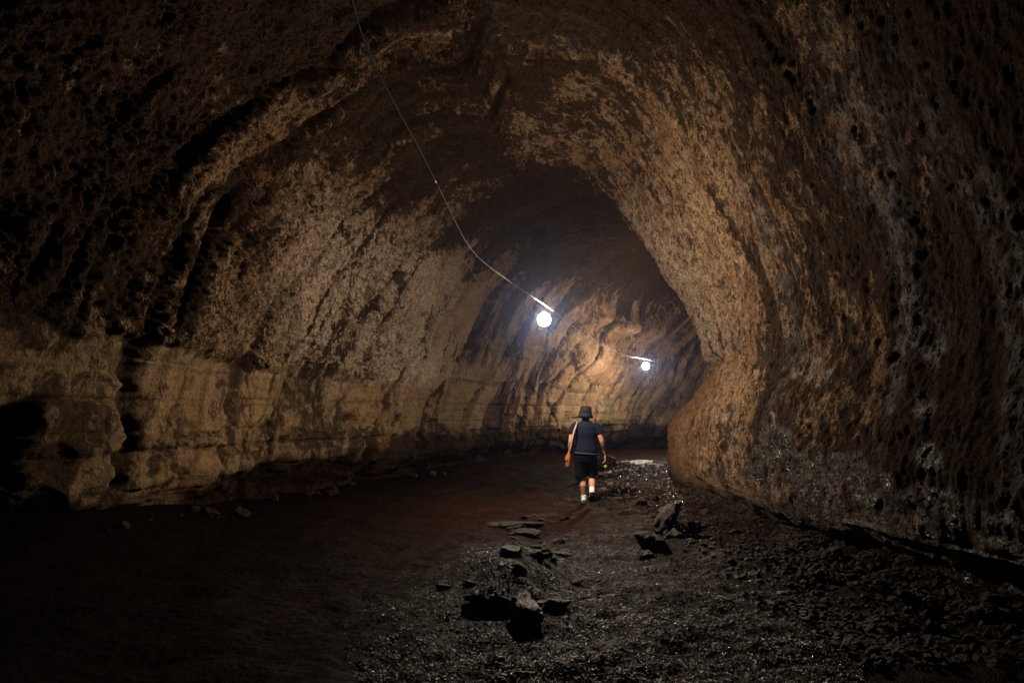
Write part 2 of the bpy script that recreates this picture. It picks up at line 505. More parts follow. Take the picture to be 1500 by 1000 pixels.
    # a dark overhang above it
    d = d + 0.8 * np.exp(-((yr - 27.6) / 1.7) ** 2 - ((zz - 5.0) / 0.45) ** 2) * left
    # groove along the crown
    d = d - 0.12 * np.exp(-((u[None] - 0.53 - 0.01 * perlin(run, 0, 0)) / 0.012) ** 2) * sst(0.5, 0.9, az)[None] * sst(-.1, .25, perlin(run * .45, 9, 9) + .1)
    # fade near the floor
    X = X + N[..., 0] * d; Y = Y + N[..., 1] * d; Z = Z + N[..., 2] * d * sst(-0.4, 0.3, zz)

    # ---- colour masks: stains of the rock, with light and shade painted in
    dark = 0.30 + 0.55 * perlin(q * 0.55, arc * 0.16, 15.0) + 0.35 * fbm(x3 * 1.2, y3 * 1.2, z3 * 0.9, 3)
    dark = dark + 0.38 * gro + 0.22 * gro2 + 0.22 * rough * sst(0.0, 0.25, pits)  # shade of grooves and pits painted in
    drp = np.exp(-(perlin(q * 1.15, arc * 0.09, 95.0) / 0.05) ** 2) * sst(-0.1, 0.2, perlin(q * 0.7, arc * 0.4, 96.0))
    dark = dark * (1 - 0.6 * crown) + 0.34 * crown * sst(0.30, 0.55, u)[None] + 0.08 * crown + 0.45 * stk * (1 - crown) + 0.42 * drp * (1 - crown) + 0.2 * np.exp(-(perlin(q * 2.6, arc * 0.2, 97.0) / 0.07) ** 2) * sst(0, 0.3, perlin(q * 0.9, arc * 0.5, 98.0))
    dark = dark + left * sst(13, 17, Y) * (0.42 * sst(0.02, 0.32, perlin(q * 1.3, zz * 0.22, 91.0)) + 0.2 * sst(0.0, 0.3, perlin(q * 3.1, zz * 0.5, 92.0)) - 0.16) - 0.38 * b2 * left + 0.25 * ring * left  # crevice shade round the curtain painted as a dark outline
    dark = dark * (0.6 + 0.4 * rough) + 0.22 * (1 - rough) * sst(0, 0.5, perlin(q * 0.8, zz * 0.35, 33.0)) * 1.5
    dark = dark - 0.35 * pin * right * sst(1, 2, zz)  # lit corner of the bend painted lighter
    dark = dark - 0.35 * right * pin * sst(2.75, 2.1, zz) + 0.5 * alc + 0.30 * spall + crack * 3.0  # shade of alcove, hollows and cracks painted in
    dark = dark + 0.40 * sst(0.70, 0.96, az)[None] + 0.06 * right * sst(3.2, 1.4, zz) * (1 - pin) - 0.05 * right * (1 - sst(0.72, 0.9, az)[None])  # dimness of the crown painted into the rock colour
    # lamp falloff painted in: rock darkened towards the near end and up the far vault
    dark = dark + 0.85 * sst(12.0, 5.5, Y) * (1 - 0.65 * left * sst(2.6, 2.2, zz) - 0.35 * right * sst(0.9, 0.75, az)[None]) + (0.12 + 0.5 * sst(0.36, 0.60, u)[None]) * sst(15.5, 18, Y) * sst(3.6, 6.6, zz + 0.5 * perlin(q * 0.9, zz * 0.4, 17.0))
    dark = dark + 0.36 * sst(0.74, 0.92, az)[None] * sst(14.8, 18, Y) + 0.20 * sst(17, 23, Y) * sst(4.2, 6.0, zz)  # unlit far vault painted darker
    dark = np.clip(dark, 0, 1)
    orange = right * pin * sst(2.75, 2.1, zz) + 0.22 * sst(0.1, 0.5, perlin(q * 0.6, arc * 0.3, 80.0))
    green = left * (1 - rough) * 0.8 * sst(0.05, 0.45, perlin(run * 0.55 + 2, zz * 0.6, 77.0)) * sst(0.8, 1.3, zz)
    green = np.maximum(green, left * np.exp(-((Y - 13.3) / 0.8) ** 2 - ((zz - 2.0) / 0.4) ** 2))
    wet = right * (1 - 1.0 * pin) * sst(3.0, 1.9, zz) * sst(-0.05, 0.3, fbm(run * 0.8, zz * 0.8, 3.0, 3)) + 0.8 * right * sst(1.0, 0.5, zz)
    wet = wet + 0.5 * right * sst(0.15, 0.4, perlin(q * 0.9, arc * .15, 29.0))
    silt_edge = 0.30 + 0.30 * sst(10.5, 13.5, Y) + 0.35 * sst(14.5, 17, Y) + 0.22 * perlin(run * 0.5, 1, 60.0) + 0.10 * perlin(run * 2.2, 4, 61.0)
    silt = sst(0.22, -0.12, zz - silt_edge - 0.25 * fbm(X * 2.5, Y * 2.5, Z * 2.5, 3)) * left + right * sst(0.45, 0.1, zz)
    pale = right * np.exp(-((ts[:, None] - 5.7) / 0.8) ** 2) * sst(2.4, 2.9, zz) * sst(6.6, 5.0, zz)  # lamp-lit patches of both walls, painted as paler rock
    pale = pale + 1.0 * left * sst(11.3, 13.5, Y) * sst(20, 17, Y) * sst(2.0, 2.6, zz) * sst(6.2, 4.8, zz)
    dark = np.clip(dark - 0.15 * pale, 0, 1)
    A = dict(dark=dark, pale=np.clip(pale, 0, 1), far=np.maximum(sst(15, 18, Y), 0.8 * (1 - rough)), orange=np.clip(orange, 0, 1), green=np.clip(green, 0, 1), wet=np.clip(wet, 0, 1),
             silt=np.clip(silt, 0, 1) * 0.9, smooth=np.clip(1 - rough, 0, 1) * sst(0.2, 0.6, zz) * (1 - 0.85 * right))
    NN = normals(X, Y, Z) * sg
    V = np.stack([X, Y, Z], -1)
    # cut the sheet into left wall, ceiling and right wall
    iL = int(np.searchsorted(u, 0.16)); iR = int(np.searchsorted(u, 0.90))
    for name, a, b_ in (("cave_wall_left", 0, iL), ("cave_ceiling", iL, iR), ("cave_wall_right", iR, NV - 1)):
        sl_ = slice(a, b_ + 1)
        v = V[:, sl_].reshape(-1, 3)
        fc = grid_faces(V.shape[0], b_ + 1 - a)
        if sg > 0: pass
        me = mesh_np(name, v, fc)
        for k, arr in A.items():
            attr(me, k, (arr + 0 * X)[:, sl_])
        me.normals_split_custom_set_from_vertices(NN[:, sl_].reshape(-1, 3).tolist())
        ob = link(name, me, ROCK)
        tag(ob, kind="structure")
    return V


TUBE = build_tube()


# ---------------------------------------------------------------- floor
def floor_height(x, y, detail=True):
    x = np.asarray(x, float); y = np.asarray(y, float)
    # walked track runs from under the camera to the walker and on to the right-hand bend
    cxp = np.interp(y, [0, 4, 8, 11.6, 15, 18, 22], [0.35, 0.45, 0.75, 1.2, 2.2, 3.2, 5.6])
    z = 0.05 * perlin(x * 0.5, y * 0.4, 1.0) + 0.0
    off = x - cxp
    z = z - 0.04 * np.exp(-(off / 0.65) ** 2) * sst(14, 11, y)                   # trodden line
    z = z - 0.07 * sst(-0.9, -2.4, off) * sst(20, 15, y)                         # lower mud flat to the left
    rw = np.interp(y, RW[:, 1][:8], RW[:, 0][:8])
    z = z - 0.04 * sst(rw - 2.3, rw - 0.2, x) * sst(2, 5, y) * sst(15.5, 10, y)         # scree against the right wall
    z = z + 0.30 * np.exp(-((x - 2.6) / 0.9) ** 2 - ((y - 16.0) / 2.5) ** 2)     # gravel bank at the bend
    z = z + 0.35 * sst(-4.0, -6.5, x + 0.25 * (y - 10)) * sst(20, 12, y)
    z = z + 0.22 * np.exp(-((x + 0.05) / 0.42) ** 2 - ((y - 6.75) / 0.75) ** 2)          # mound of gravel in mid track
    if detail:
        g = gravel_mask(x, y)
        z = z + (0.035 + 0.02 * g) * perlin(x * 1.7, y * 1.7, 7.0) + (0.012 + 0.02 * g) * perlin(x * 4.5, y * 4.5, 3.0)
        mud = 1 - g
        z = z + mud * (0.030 * perlin(x * 2.6, y * 2.6, 21.0) + 0.016 * np.abs(perlin(x * 6.5, y * 6.5, 22.0)) + 0.008 * perlin(x * 15, y * 15, 23.0))
        z = z + g * (0.012 * perlin(x * 11, y * 11, 5.0) + 0.010 * np.abs(perlin(x * 24, y * 24, 2.0)))
        sc = sst(rw - 2.2, rw - 1.2, x) * sst(15, 11, y)
        z = z + sc * (0.12 * np.abs(perlin(x * 1.9, y * 1.9, 12.0)) + 0.035 * perlin(x * 5, y * 5, 13.0) * sst(-.2, .3, perlin(x * 1.3, y * 1.3, 14.0)) + 0.02 * perlin(x * 18, y * 18, 1.0))
    return z


def gravel_mask(x, y):
    cxp = np.interp(y, [0, 4, 8, 11.6, 15, 18, 22], [0.6, 0.7, 0.9, 1.6, 2.5, 3.2, 5.6])
    wl = np.interp(y, [3, 5, 6.5, 8.5, 10, 13, 18], [1.9, 1.7, 1.5, 0.85, 0.1, 0.1, 0.9])
    off = x - cxp + 0.5 * perlin(x * 0.9, y * 0.9, 33.0) + 0.25 * perlin(x * 3, y * 3, 34.0)
    m_ = sst(-wl - 0.7, -wl + 0.6, off + 0.4 * perlin(x * 6, y * 6, 35.0)) * (0.75 + 0.25 * sst(-0.3, 0.2, perlin(x * 2.2, y * 2.2, 36.0)))
    m_ = m_ * np.maximum(sst(10.0, 8.3, y + 0.8 * perlin(x * 1.5, y * 1.5, 3)), np.maximum(sst(12.0, 12.8, y), sst(1.6, 2.2, x)))
    return m_


def build_floor():
    ys = [-6.0]
    while ys[-1] < 34:
        yv = ys[-1]
        st = 0.3 if yv < 3.0 else max(0.018, 0.0042 * yv)
        ys.append(yv + st)
    ys = np.array(ys)
    uu = np.linspace(-1, 1, 620)
    # columns: even in view angle, widening away from the centre
    xs01 = uu * 0.9
    X = 0.4 + np.outer(np.maximum(ys, 6.5), xs01) + np.outer(sst(12, 34, ys) * 8, np.ones_like(uu))
    Y = np.repeat(ys[:, None], len(uu), 1)
    Z = floor_height(X, Y)
    me = mesh_np("cave_floor", np.stack([X, Y, Z], -1).reshape(-1, 3), grid_faces(*X.shape)[:, ::-1])
    attr(me, "gravel", gravel_mask(X, Y))
    attr(me, "edge_shade", np.clip(0.9 * sst(-0.8, -2.6, X + 0.5 * perlin(X * 0.8, Y * 0.8, 2.0) + 0.25 * (9 - Y) * sst(9, 5, Y)) + 0.7 * sst(2.3, 3.4, X + 0.6 * perlin(X, Y, 4.0)) * sst(11, 8, Y), 0, 0.9))  # light falloff at both sides, painted into the floor colour
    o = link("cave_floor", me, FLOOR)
    tag(o, kind="structure")


build_floor()

# ---------------------------------------------------------------- gravel
def ico(sub=1):
    import bmesh
    bm = bmesh.new()
    bmesh.ops.create_icosphere(bm, subdivisions=sub, radius=1.0)
    v = np.array([q.co[:] for q in bm.verts]); f = np.array([[q.index for q in t.verts] for t in bm.faces])
    bm.free()
    return v, f


def scatter(name, n, seed, ylo, yhi, xfun, smin, smax, mask, mat, label, cat, power=2.2):
    rs = np.random.RandomState(seed)
    k = n * 6
    y = ylo * (yhi / ylo) ** rs.rand(k)
    x = xfun(y, rs.rand(k))
    keep = rs.rand(k) < mask(x, y)
    x, y = x[keep][:n], y[keep][:n]
    n = len(x)
    s = smin + (smax - smin) * rs.rand(n) ** power
    z = floor_height(x, y) + s * 0.25
    v, f = ico(1)
    v = v[None] * (1 + 0.22 * rs.randn(n, len(v), 1)) * (s[:, None] * np.stack([0.8 + 0.6 * rs.rand(n), 0.8 + 0.6 * rs.rand(n), 0.45 + 0.4 * rs.rand(n)], 1))[:, None, :]
    a = rs.rand(n) * 6.28; ca, sa = np.cos(a)[:, None], np.sin(a)[:, None]
    t = 0.5 * rs.randn(n)
    vz = v[..., 2] * np.cos(t)[:, None] - v[..., 0] * np.sin(t)[:, None]
    vx = v[..., 0] * np.cos(t)[:, None] + v[..., 2] * np.sin(t)[:, None]
    vy = v[..., 1]
    co = np.stack([vx * ca - vy * sa + x[:, None], vx * sa + vy * ca + y[:, None], vz + z[:, None]], -1).reshape(-1, 3)
    ff = (f[None] + (np.arange(n) * v.shape[1])[:, None, None]).reshape(-1, 3)
    me = mesh_np(name, co, ff, smooth=False)
    o = link(name, me, mat)
    tag(o, label, cat, kind="stuff")
    return o


WET_PEBBLE = stone_material("wet_pebble", (0.016, 0.0085, 0.0055), (0.050, 0.029, 0.019), 0.26, 0.55, 12)
RUBBLE = stone_material("dark_rubble", (0.012, 0.006, 0.004), (0.028, 0.015, 0.010), 0.55, 0.25, 8)
scatter("gravel", 50000, 1, 3.6, 11.0, lambda y, r: (r - 0.5) * 0.75 * y + 0.6, 0.003, 0.011, lambda x, y: gravel_mask(x, y) * sst(2.9, 1.6, x + 0.5 * perlin(x * 1.2, y * 1.2, 4.0)), WET_PEBBLE,
        "wet dark gravel covering the walked track in front of the camera", None)
scatter("gravel_bank", 9000, 2, 11.5, 20, lambda y, r: 1.2 + r * 4.0 + (y - 13) * 0.25, 0.012, 0.035,
        lambda x, y: gravel_mask(x, y) * sst(0.9, 1.6, x), WET_PEBBLE,
        "pale gravel strip on the floor right of the walker leading to the bend", None)
scatter("rubble", 14000, 3, 4.2, 14, lambda y, r: 1.3 + r * 2.9, 0.005, 0.035,
        lambda x, y: (0.15 + 0.85 * sst(-0.1, 0.3, perlin(x * 1.1, y * 1.1, 50.0))) * sst(np.interp(y, [4, 7, 10, 14], [2.0, 1.8, 1.9, 2.3]), np.interp(y, [4, 7, 10, 14], [2.7, 2.5, 2.6, 2.9]), x),
        RUBBLE, "loose dark rubble sloping against the foot of the right wall", None)

# ---------------------------------------------------------------- single rocks
SLAB = stone_material("dark_slab_rock", (0.014, 0.008, 0.006), (0.034, 0.020, 0.014), 0.6, 0.15, 5)
PALE = stone_material("pale_slab_rock", (0.12, 0.10, 0.08), (0.22, 0.19, 0.15), 0.5, 0.5, 5)
BROWN = stone_material("brown_block_rock", (0.040, 0.025, 0.017), (0.08, 0.050, 0.034), 0.6, 0.35, 5)


def rock(name, loc, size, rot, mat, label, seed, cuts=7, rough=0.20, group=None, cat="rock", sink=0.36):
    """A broken lava block: an icosphere planed by random cuts, then worn by noise."""
    rs = np.random.RandomState(seed)
    v, f = ico(4)
    v = v.copy()
    for _ in range(cuts + 4):
        n = rs.randn(3); n[2] *= 0.8
        n /= np.linalg.norm(n)
        h = 0.45 + 0.3 * rs.rand()
        dd = v @ n
        over = dd > h
        v[over] -= n[None] * (dd[over] - h)[:, None] * 0.95
    v /= np.abs(v).max(0)[None]
    s = np.array(size)
    nn = v / (np.linalg.norm(v, axis=1)[:, None] + 1e-6)
    w0 = v * s / s.mean()
    v = v + nn * (rough * fbm(w0[:, 0] * 2.2 + seed, w0[:, 1] * 2.2, w0[:, 2] * 2.2, 4))[:, None]
    v = v * s * (0.78 if name in ('boulder', 'slab') else 1.0)
    me = mesh_np(name, v, f, smooth=False)
    o = link(name, me, mat)
    zf = float(floor_height(np.array([loc[0]]), np.array([loc[1]]))[0])
    o.location = (loc[0], loc[1], (zf + size[2] * (1 - 2 * sink)) if len(loc) < 3 else loc[2])
    o.rotation_euler = Euler([math.radians(a) for a in rot])
    tag(o, label, cat, group)
    return o


def gx(px, py, zf=0.0):
    """floor point seen at a pixel"""
    d = (CAMZ - zf) * F / (py - 600)
    return ((px - 750) / F * d, d)


rock("boulder", gx(773, 886, .1), (0.17, 0.30, 0.16), (7, -4, 8), BROWN, "brown squarish block standing alone at the near end of the gravel mound, in mid track", 5, 8)
rock("boulder", gx(808, 872, .1), (0.26, 0.15, 0.08), (4, -12, 25), SLAB, "black wedge shaped rock right of the squarish brown block", 9, 6)
rock("slab", gx(728, 880, .06), (0.34, 0.16, 0.09), (0, 6, -8), SLAB, "long low black slab left of the squarish brown block", 12, 6)
rock("slab", gx(748, 832, .05), (0.18, 0.16, 0.08), (6, 4, 30), SLAB, "dark lump of rock at the upper left edge of the gravel mound", 21, 6)
rock("slab", gx(783, 828, .05), (0.22, 0.10, 0.07), (3, -6, 12), SLAB, "short dark slab at the top of the gravel mound", 22, 6)
rock("slab", gx(772, 806, .0), (0.28, 0.12, 0.05), (2, 3, -14), SLAB, "thin flat dark slab just beyond the gravel mound", 31, 6)
rock("slab", gx(765, 781, .0), (0.32, 0.18, 0.07), (3, -3, -10), SLAB, "broad flat dark slab left of the track, nearest of the two beside the mud flat", 33, 6)
rock("slab", gx(757, 770, .0), (0.50, 0.12, 0.05), (2, 2, 8), SLAB, "longest thin dark slab, lying across the mud left of the track", 35, 6)
rock("slab", gx(797, 752, .0), (0.36, 0.14, 0.05), (1, 2, 3), SLAB, "flat dark slab left of the walker's feet", 37, 6)
rock("slab", gx(828, 789, .0), (0.22, 0.10, 0.04), (0, 3, 18), SLAB, "small flat slab in the middle of the track behind the walker", 39, 6)
rock("slab", gx(820, 812, .0), (0.24, 0.09, 0.05), (0, 3, -12), SLAB, "small dark slab on the right shoulder of the gravel mound", 40, 6)
# the leaning chunk at the foot of the right wall
rock("leaning_slab", gx(972, 762, .1), (0.13, 0.62, 0.40), (6, 30, -14), RUBBLE, "big dark slab leaning at the foot of the right wall", 44, 7, 0.13)
rock("leaning_slab", gx(955, 790, .1), (0.20, 0.24, 0.13), (10, 18, 20), SLAB, "dark block propped against the near end of the big leaning slab", 45, 7)
rock("boulder", gx(946, 800, .1), (0.14, 0.12, 0.08), (0, 0, 40), BROWN, "small brown rock in front of the leaning slab", 47, 6)
rock("boulder", gx(992, 760, .25), (0.20, 0.24, 0.13), (0, 0, 10), BROWN, "low brown rock between the leaning slab and the orange wall foot", 48, 6)
# pale slabs and stones on the bank beyond
rock("pale_slab", (3.15, 17.0), (0.60, 0.5, 0.10), (5, -4, 10), PALE, "largest pale flat slab, at the foot of the bend", 51, 6, cat="rock")
rock("pale_slab", (2.75, 16.2), (0.34, 0.3, 0.09), (3, 6, 60), PALE, "smaller pale slab just left of the largest one at the bend", 52, 6)
rock("pale_slab", (2.0, 15.0), (0.22, 0.12, 0.05), (3, -5, 5), PALE, "thin pale stone lying in the dark right of the walker", 53, 6)
rock("pale_stone", (1.72, 13.1), (0.13, 0.08, 0.06), (8, 9, -30), PALE, "long pale stone beside the walker's right hand", 54, 6)
rock("pale_stone", (1.60, 12.5), (0.06, 0.06, 0.055), (8, 9, 20), PALE, "small white stone nearest the walker's right knee", 55, 6)
rock("pale_stone", (1.95, 13.6), (0.10, 0.07, 0.05), (0, 9, 50), PALE, "pale stone behind the long pale one right of the walker", 56, 6)
rock("dark_block", (2.15, 15.9), (0.40, 0.36, 0.24), (4, 6, 15), SLAB, "black block of rock on the floor between the walker and the pale slabs", 57, 7)
rock("dark_block", (1.55, 14.6), (0.30, 0.24, 0.16), (4, 6, 55), SLAB, "black lump of rock beyond the walker's right hand", 58, 7)
rs_ = random.Random(4)
for i in range(18):
    yv = rs_.uniform(5.2, 12.5)
    rwx = float(np.interp(yv, RW[:, 1][:8], RW[:, 0][:8]))
    xv = rwx - rs_.uniform(0.15, 1.7)
    s = rs_.uniform(0.05, 0.13)
    rock("scree_rock", (xv, yv), (s * rs_.uniform(.8, 1.5), s, s * rs_.uniform(.5, .9)), (rs_.uniform(-20, 20), rs_.uniform(-20, 20), rs_.uniform(0, 180)),
         RUBBLE, "dark angular rock lying in the scree along the foot of the right wall", 100 + i, 7, group="scree rocks along the right wall")

for i in range(30):
    yv = rs_.uniform(5.4, 11.0)
    xv = float(np.interp(yv, [5.4, 7, 9, 11], [0.05, 0.05, 0.15, 0.55])) + rs_.gauss(0, 0.28)
    s = rs_.uniform(0.02, 0.075)
    rock("broken_stone", (xv, yv), (s * rs_.uniform(1, 2.2), s * rs_.uniform(.7, 1.2), s * rs_.uniform(.3, .7)), (rs_.uniform(-15, 15), rs_.uniform(-15, 15), rs_.uniform(0, 180)),
         SLAB, "small dark broken stone in the loose line along the left edge of the track", 300 + i, 7, group="broken stones along the track")
for i in range(16):
    yv = rs_.uniform(7.6, 17.5)
    xv = float(np.interp(yv, LW[:, 1], LW[:, 0])) + rs_.uniform(-0.1, 0.8)
    s = rs_.uniform(0.05, 0.16)
    rock("fallen_rock", (xv, yv), (s * rs_.uniform(.8, 1.7), s, s * rs_.uniform(.4, .8)), (rs_.uniform(-20, 20), rs_.uniform(-20, 20), rs_.uniform(0, 180)),
         SLAB, "dark brown rock fallen at the shadowed foot of the left wall", 200 + i, 7, group="fallen rocks along the left wall")

# ---------------------------------------------------------------- cable and bulbs
def tube_mesh(name, pts, rad, seg=8, closed=True):
    pts = [Vector(p) for p in pts]
    n = len(pts); V = []
    up = Vector((0.1, 0.2, 1)).normalized()
    for i, p in enumerate(pts):
        t = (pts[min(i + 1, n - 1)] - pts[max(i - 1, 0)]).normalized()
        a = t.cross(up)
        if a.length < 1e-3: a = t.cross(Vector((1, 0, 0)))
        a.normalize(); b = t.cross(a)
        r = rad[i] if isinstance(rad, (list, tuple)) else rad
        for k in range(seg):
            an = 2 * math.pi * k / seg
            V.append(p + a * (math.cos(an) * r) + b * (math.sin(an) * r))
    Fc = []
    for i in range(n - 1):
        for k in range(seg):
            Fc.append((i * seg + k, i * seg + (k + 1) % seg, (i + 1) * seg + (k + 1) % seg, (i + 1) * seg + k))
    if closed:
        Fc.append(tuple(range(seg))[::-1]); Fc.append(tuple((n - 1) * seg + k for k in range(seg)))
    me = bpy.data.meshes.new(name)
    me.from_pydata([v[:] for v in V], [], Fc)
    for p in me.polygons: p.use_smooth = True
    return me


def spline(ctrl, per=14):
    c = np.array([tuple(p) for p in ctrl]); t = np.linspace(0, len(c) - 1, (len(c) - 1) * per + 1)
    return [Vector(v) for v in catmull(c, t)]


def lathe(name, prof, seg=24, smooth=True):
    V = []; Fc = []
    for r, z in prof:
        for k in range(seg):
            a = 2 * math.pi * k / seg
            V.append((r * math.cos(a), r * math.sin(a), z))
    for i in range(len(prof) - 1):
        for k in range(seg):
            Fc.append((i * seg + k, i * seg + (k + 1) % seg, (i + 1) * seg + (k + 1) % seg, (i + 1) * seg + k))
    Fc.append(tuple(range(seg))[::-1]); Fc.append(tuple((len(prof) - 1) * seg + k for k in range(seg)))
    me = bpy.data.meshes.new(name)
    me.from_pydata(V, [], Fc)
    for p in me.polygons: p.use_smooth = smooth
    return me


CABLE = NT("pale_cable_sheath"); CABLE.b.inputs["Base Color"].default_value = (0.26, 0.23, 0.19, 1); CABLE.b.inputs["Roughness"].default_value = 0.6; CABLE = CABLE.m
BLACKP = NT("black_socket_plastic"); BLACKP.b.inputs["Base Color"].default_value = (0.008, 0.007, 0.006, 1); BLACKP.b.inputs["Roughness"].default_value = 0.5; BLACKP = BLACKP.m

B1 = P(797, 468, 10.9)
B2 = P(946, 536, 23.5)
cpts = [P(470, -160, 5.6), P(505, -40, 6.4), P(541, 80, 7.2), P(610, 211, 8.3), P(650, 289, 9.0), P(691, 366, 9.7),
        P(745, 411, 10.3), B1 + Vector((0.03, 0, 0.22)), P(848, 484, 14.5), P(893, 511, 19.0), P(922, 522, 21.5), B2 + Vector((0.05, 0, 0.22)), P(1010, 543, 27.0)]
cable = empty("power_cable", cpts[3], "lamp cable strung from the ceiling at upper left past both bulbs", "cable")
csp = [p - cpts[3] for p in spline(cpts)]
def cable_run(name, a, b_, r_, m_, lab):  # one cable: unlit runs coloured black, lit runs pale
    link(name, tube_mesh(name, csp[a:b_ + 1], r_, 8), m_, cable)["label"] = lab


cable_run("unlit_run", 0, 14 * 3 + 10, 0.012, BLACKP, "unlit upper run of the cable, coloured black")
cable_run("lit_run", 14 * 3 + 10, 14 * 7 + 3, 0.005, CABLE, "pale run of the cable down to the near bulb")
cable_run("unlit_run", 14 * 7 + 3, 14 * 9, 0.006, BLACKP, "unlit run of the cable between the bulbs, coloured black")
cable_run("lit_run", 14 * 9, 14 * 11 + 3, 0.007, CABLE, "pale run of the cable reaching the far bulb")
cable_run("unlit_run", 14 * 11 + 3, 14 * 12, 0.006, BLACKP, "unlit run of the cable beyond the far bulb, coloured black")


def bulb(p, strength, r, label):
    e = empty("hanging_bulb", p, label, "light bulb", "bare bulbs hanging from the cable")
    glass = [(0.001, -r)] + [(r * math.sin(a), -r * math.cos(a)) for a in np.linspace(0.2, 2.72, 16)]
    link("bulb_glass", lathe("bulb_glass", glass), emission("lit_bulb", (1.0, 0.87, 0.70), strength), e)
    s = [(0.036, r * 0.93), (0.040, r * 0.96), (0.040, r * 1.5), (0.028, r * 1.65), (0.012, r * 1.72)]
    link("socket", lathe("socket", s), BLACKP, e)
    link("cord", tube_mesh("cord", [(0, 0, r * 1.7), (0.004, 0, 0.18), (0.02, 0, 0.22)], 0.007, 8), CABLE, e)
    return e


bulb(B1, LAMP_NEAR, 0.10, "larger looking bright white bulb hanging above and left of the walker")
bulb(B2, LAMP_FAR, 0.11, "smaller looking distant white bulb hanging near the bend at the right")

# ---------------------------------------------------------------- the walker
SKIN = cloth("skin", (0.42, 0.22, 0.14), (0.36, 0.18, 0.11), 0.55, 120, 0.001)
SHIRT = cloth("navy_cotton", (0.0035, 0.0048, 0.013), (0.0025, 0.0032, 0.009))
SHORTS = cloth("black_cloth", (0.003, 0.003, 0.004))
HATM = cloth("charcoal_cloth", (0.008, 0.008, 0.009))
HAIR = cloth("dark_hair", (0.012, 0.009, 0.007), None, 0.5, 200)
SHOE = cloth("white_shoe", (0.70, 0.66, 0.62), (0.60, 0.55, 0.52), 0.6)
SOLE = cloth("dark_sole", (0.02, 0.02, 0.02))
BAGM = cloth("orange_brown_cloth", (0.26, 0.085, 0.022), (0.17, 0.05, 0.015), 0.8)
STRAPM = cloth("tan_strap", (0.34, 0.21, 0.15), None, 0.8)
HEM = cloth("grey_blue_hem", (0.045, 0.05, 0.07))


def loft(rings, seg=20):
    """rings: (x, y, z, rx, ry[, tilt axis]) stacked ellipses as verts/faces"""
    V = []; Fc = []
    n = len(rings)
    P_ = [Vector(r[:3]) for r in rings]
    for i, r in enumerate(rings):
        t = (P_[min(i + 1, n - 1)] - P_[max(i - 1, 0)]).normalized()
        xa = Vector((1, 0, 0)); xa = (xa - t * xa.dot(t))
        if xa.length < 0.2: xa = Vector((0, 1, 0)) - t * t.y
        xa.normalize(); ya = t.cross(xa)
        for k in range(seg):
            a = 2 * math.pi * k / seg
            V.append(P_[i] + xa * (r[3] * math.cos(a)) + ya * (r[4] * math.sin(a)))
    for i in range(n - 1):
        for k in range(seg):
            Fc.append((i * seg + k, i * seg + (k + 1) % seg, (i + 1) * seg + (k + 1) % seg, (i + 1) * seg + k))
    Fc.append(tuple(range(seg))[::-1]); Fc.append(tuple((n - 1) * seg + k for k in range(seg)))
    return [v[:] for v in V], Fc


def ball(c, rx, ry, rz, seg=16):
    v, f = ico(3)
    return [tuple(q) for q in (v * np.array([rx, ry, rz]) + np.array(c))], [tuple(int(i) for i in q) for q in f]


def fuse(name, pieces, voxel, mat, parent, smooth_it=4):
    V = []; Fc = []
    for v, f in pieces:
        b = len(V); V += v; Fc += [tuple(i + b for i in q) for q in f]
    me = bpy.data.meshes.new(name)
    me.from_pydata(V, [], Fc)
    o = bpy.data.objects.new(name, me); COL.objects.link(o)
    r = o.modifiers.new("r", 'REMESH'); r.mode = 'VOXEL'; r.voxel_size = voxel; r.use_smooth_shade = True
    s = o.modifiers.new("s", 'SMOOTH'); s.iterations = smooth_it; s.factor = 0.5
    dg = bpy.context.evaluated_depsgraph_get()
    me2 = bpy.data.meshes.new_from_object(o.evaluated_get(dg))
    bpy.data.objects.remove(o)
    me2.name = name
    me2.materials.clear()
    for p in me2.polygons: p.use_smooth = True
    return link(name, me2, mat, parent)


def build_haze():
    if HAZE <= 0: return
    m = bpy.data.materials.new("damp_air"); m.use_nodes = True
    t = m.node_tree; t.nodes.remove(t.nodes["Principled BSDF"])
    v = t.nodes.new("ShaderNodeVolumePrincipled")
    v.inputs["Color"].default_value = (0.42, 0.55, 1.0, 1)
    v.inputs["Density"].default_value = HAZE
    v.inputs["Anisotropy"].default_value = 0.9
    t.links.new(v.outputs[0], t.nodes["Material Output"].inputs["Volume"])
    me = bpy.data.meshes.new("haze")
    x0, x1, y0, y1, z0, z1 = -10, 26, -7, 35.5, -1.6, 10.5
    me.from_pydata([(x, y, z) for x in (x0, x1) for y in (y0, y1) for z in (z0, z1)], [],
                   [(0, 1, 3, 2), (4, 6, 7, 5), (0, 4, 5, 1), (2, 3, 7, 6), (0, 2, 6, 4), (1, 5, 7, 3)])
    tag(link("haze", me, m), kind="stuff")


build_haze()


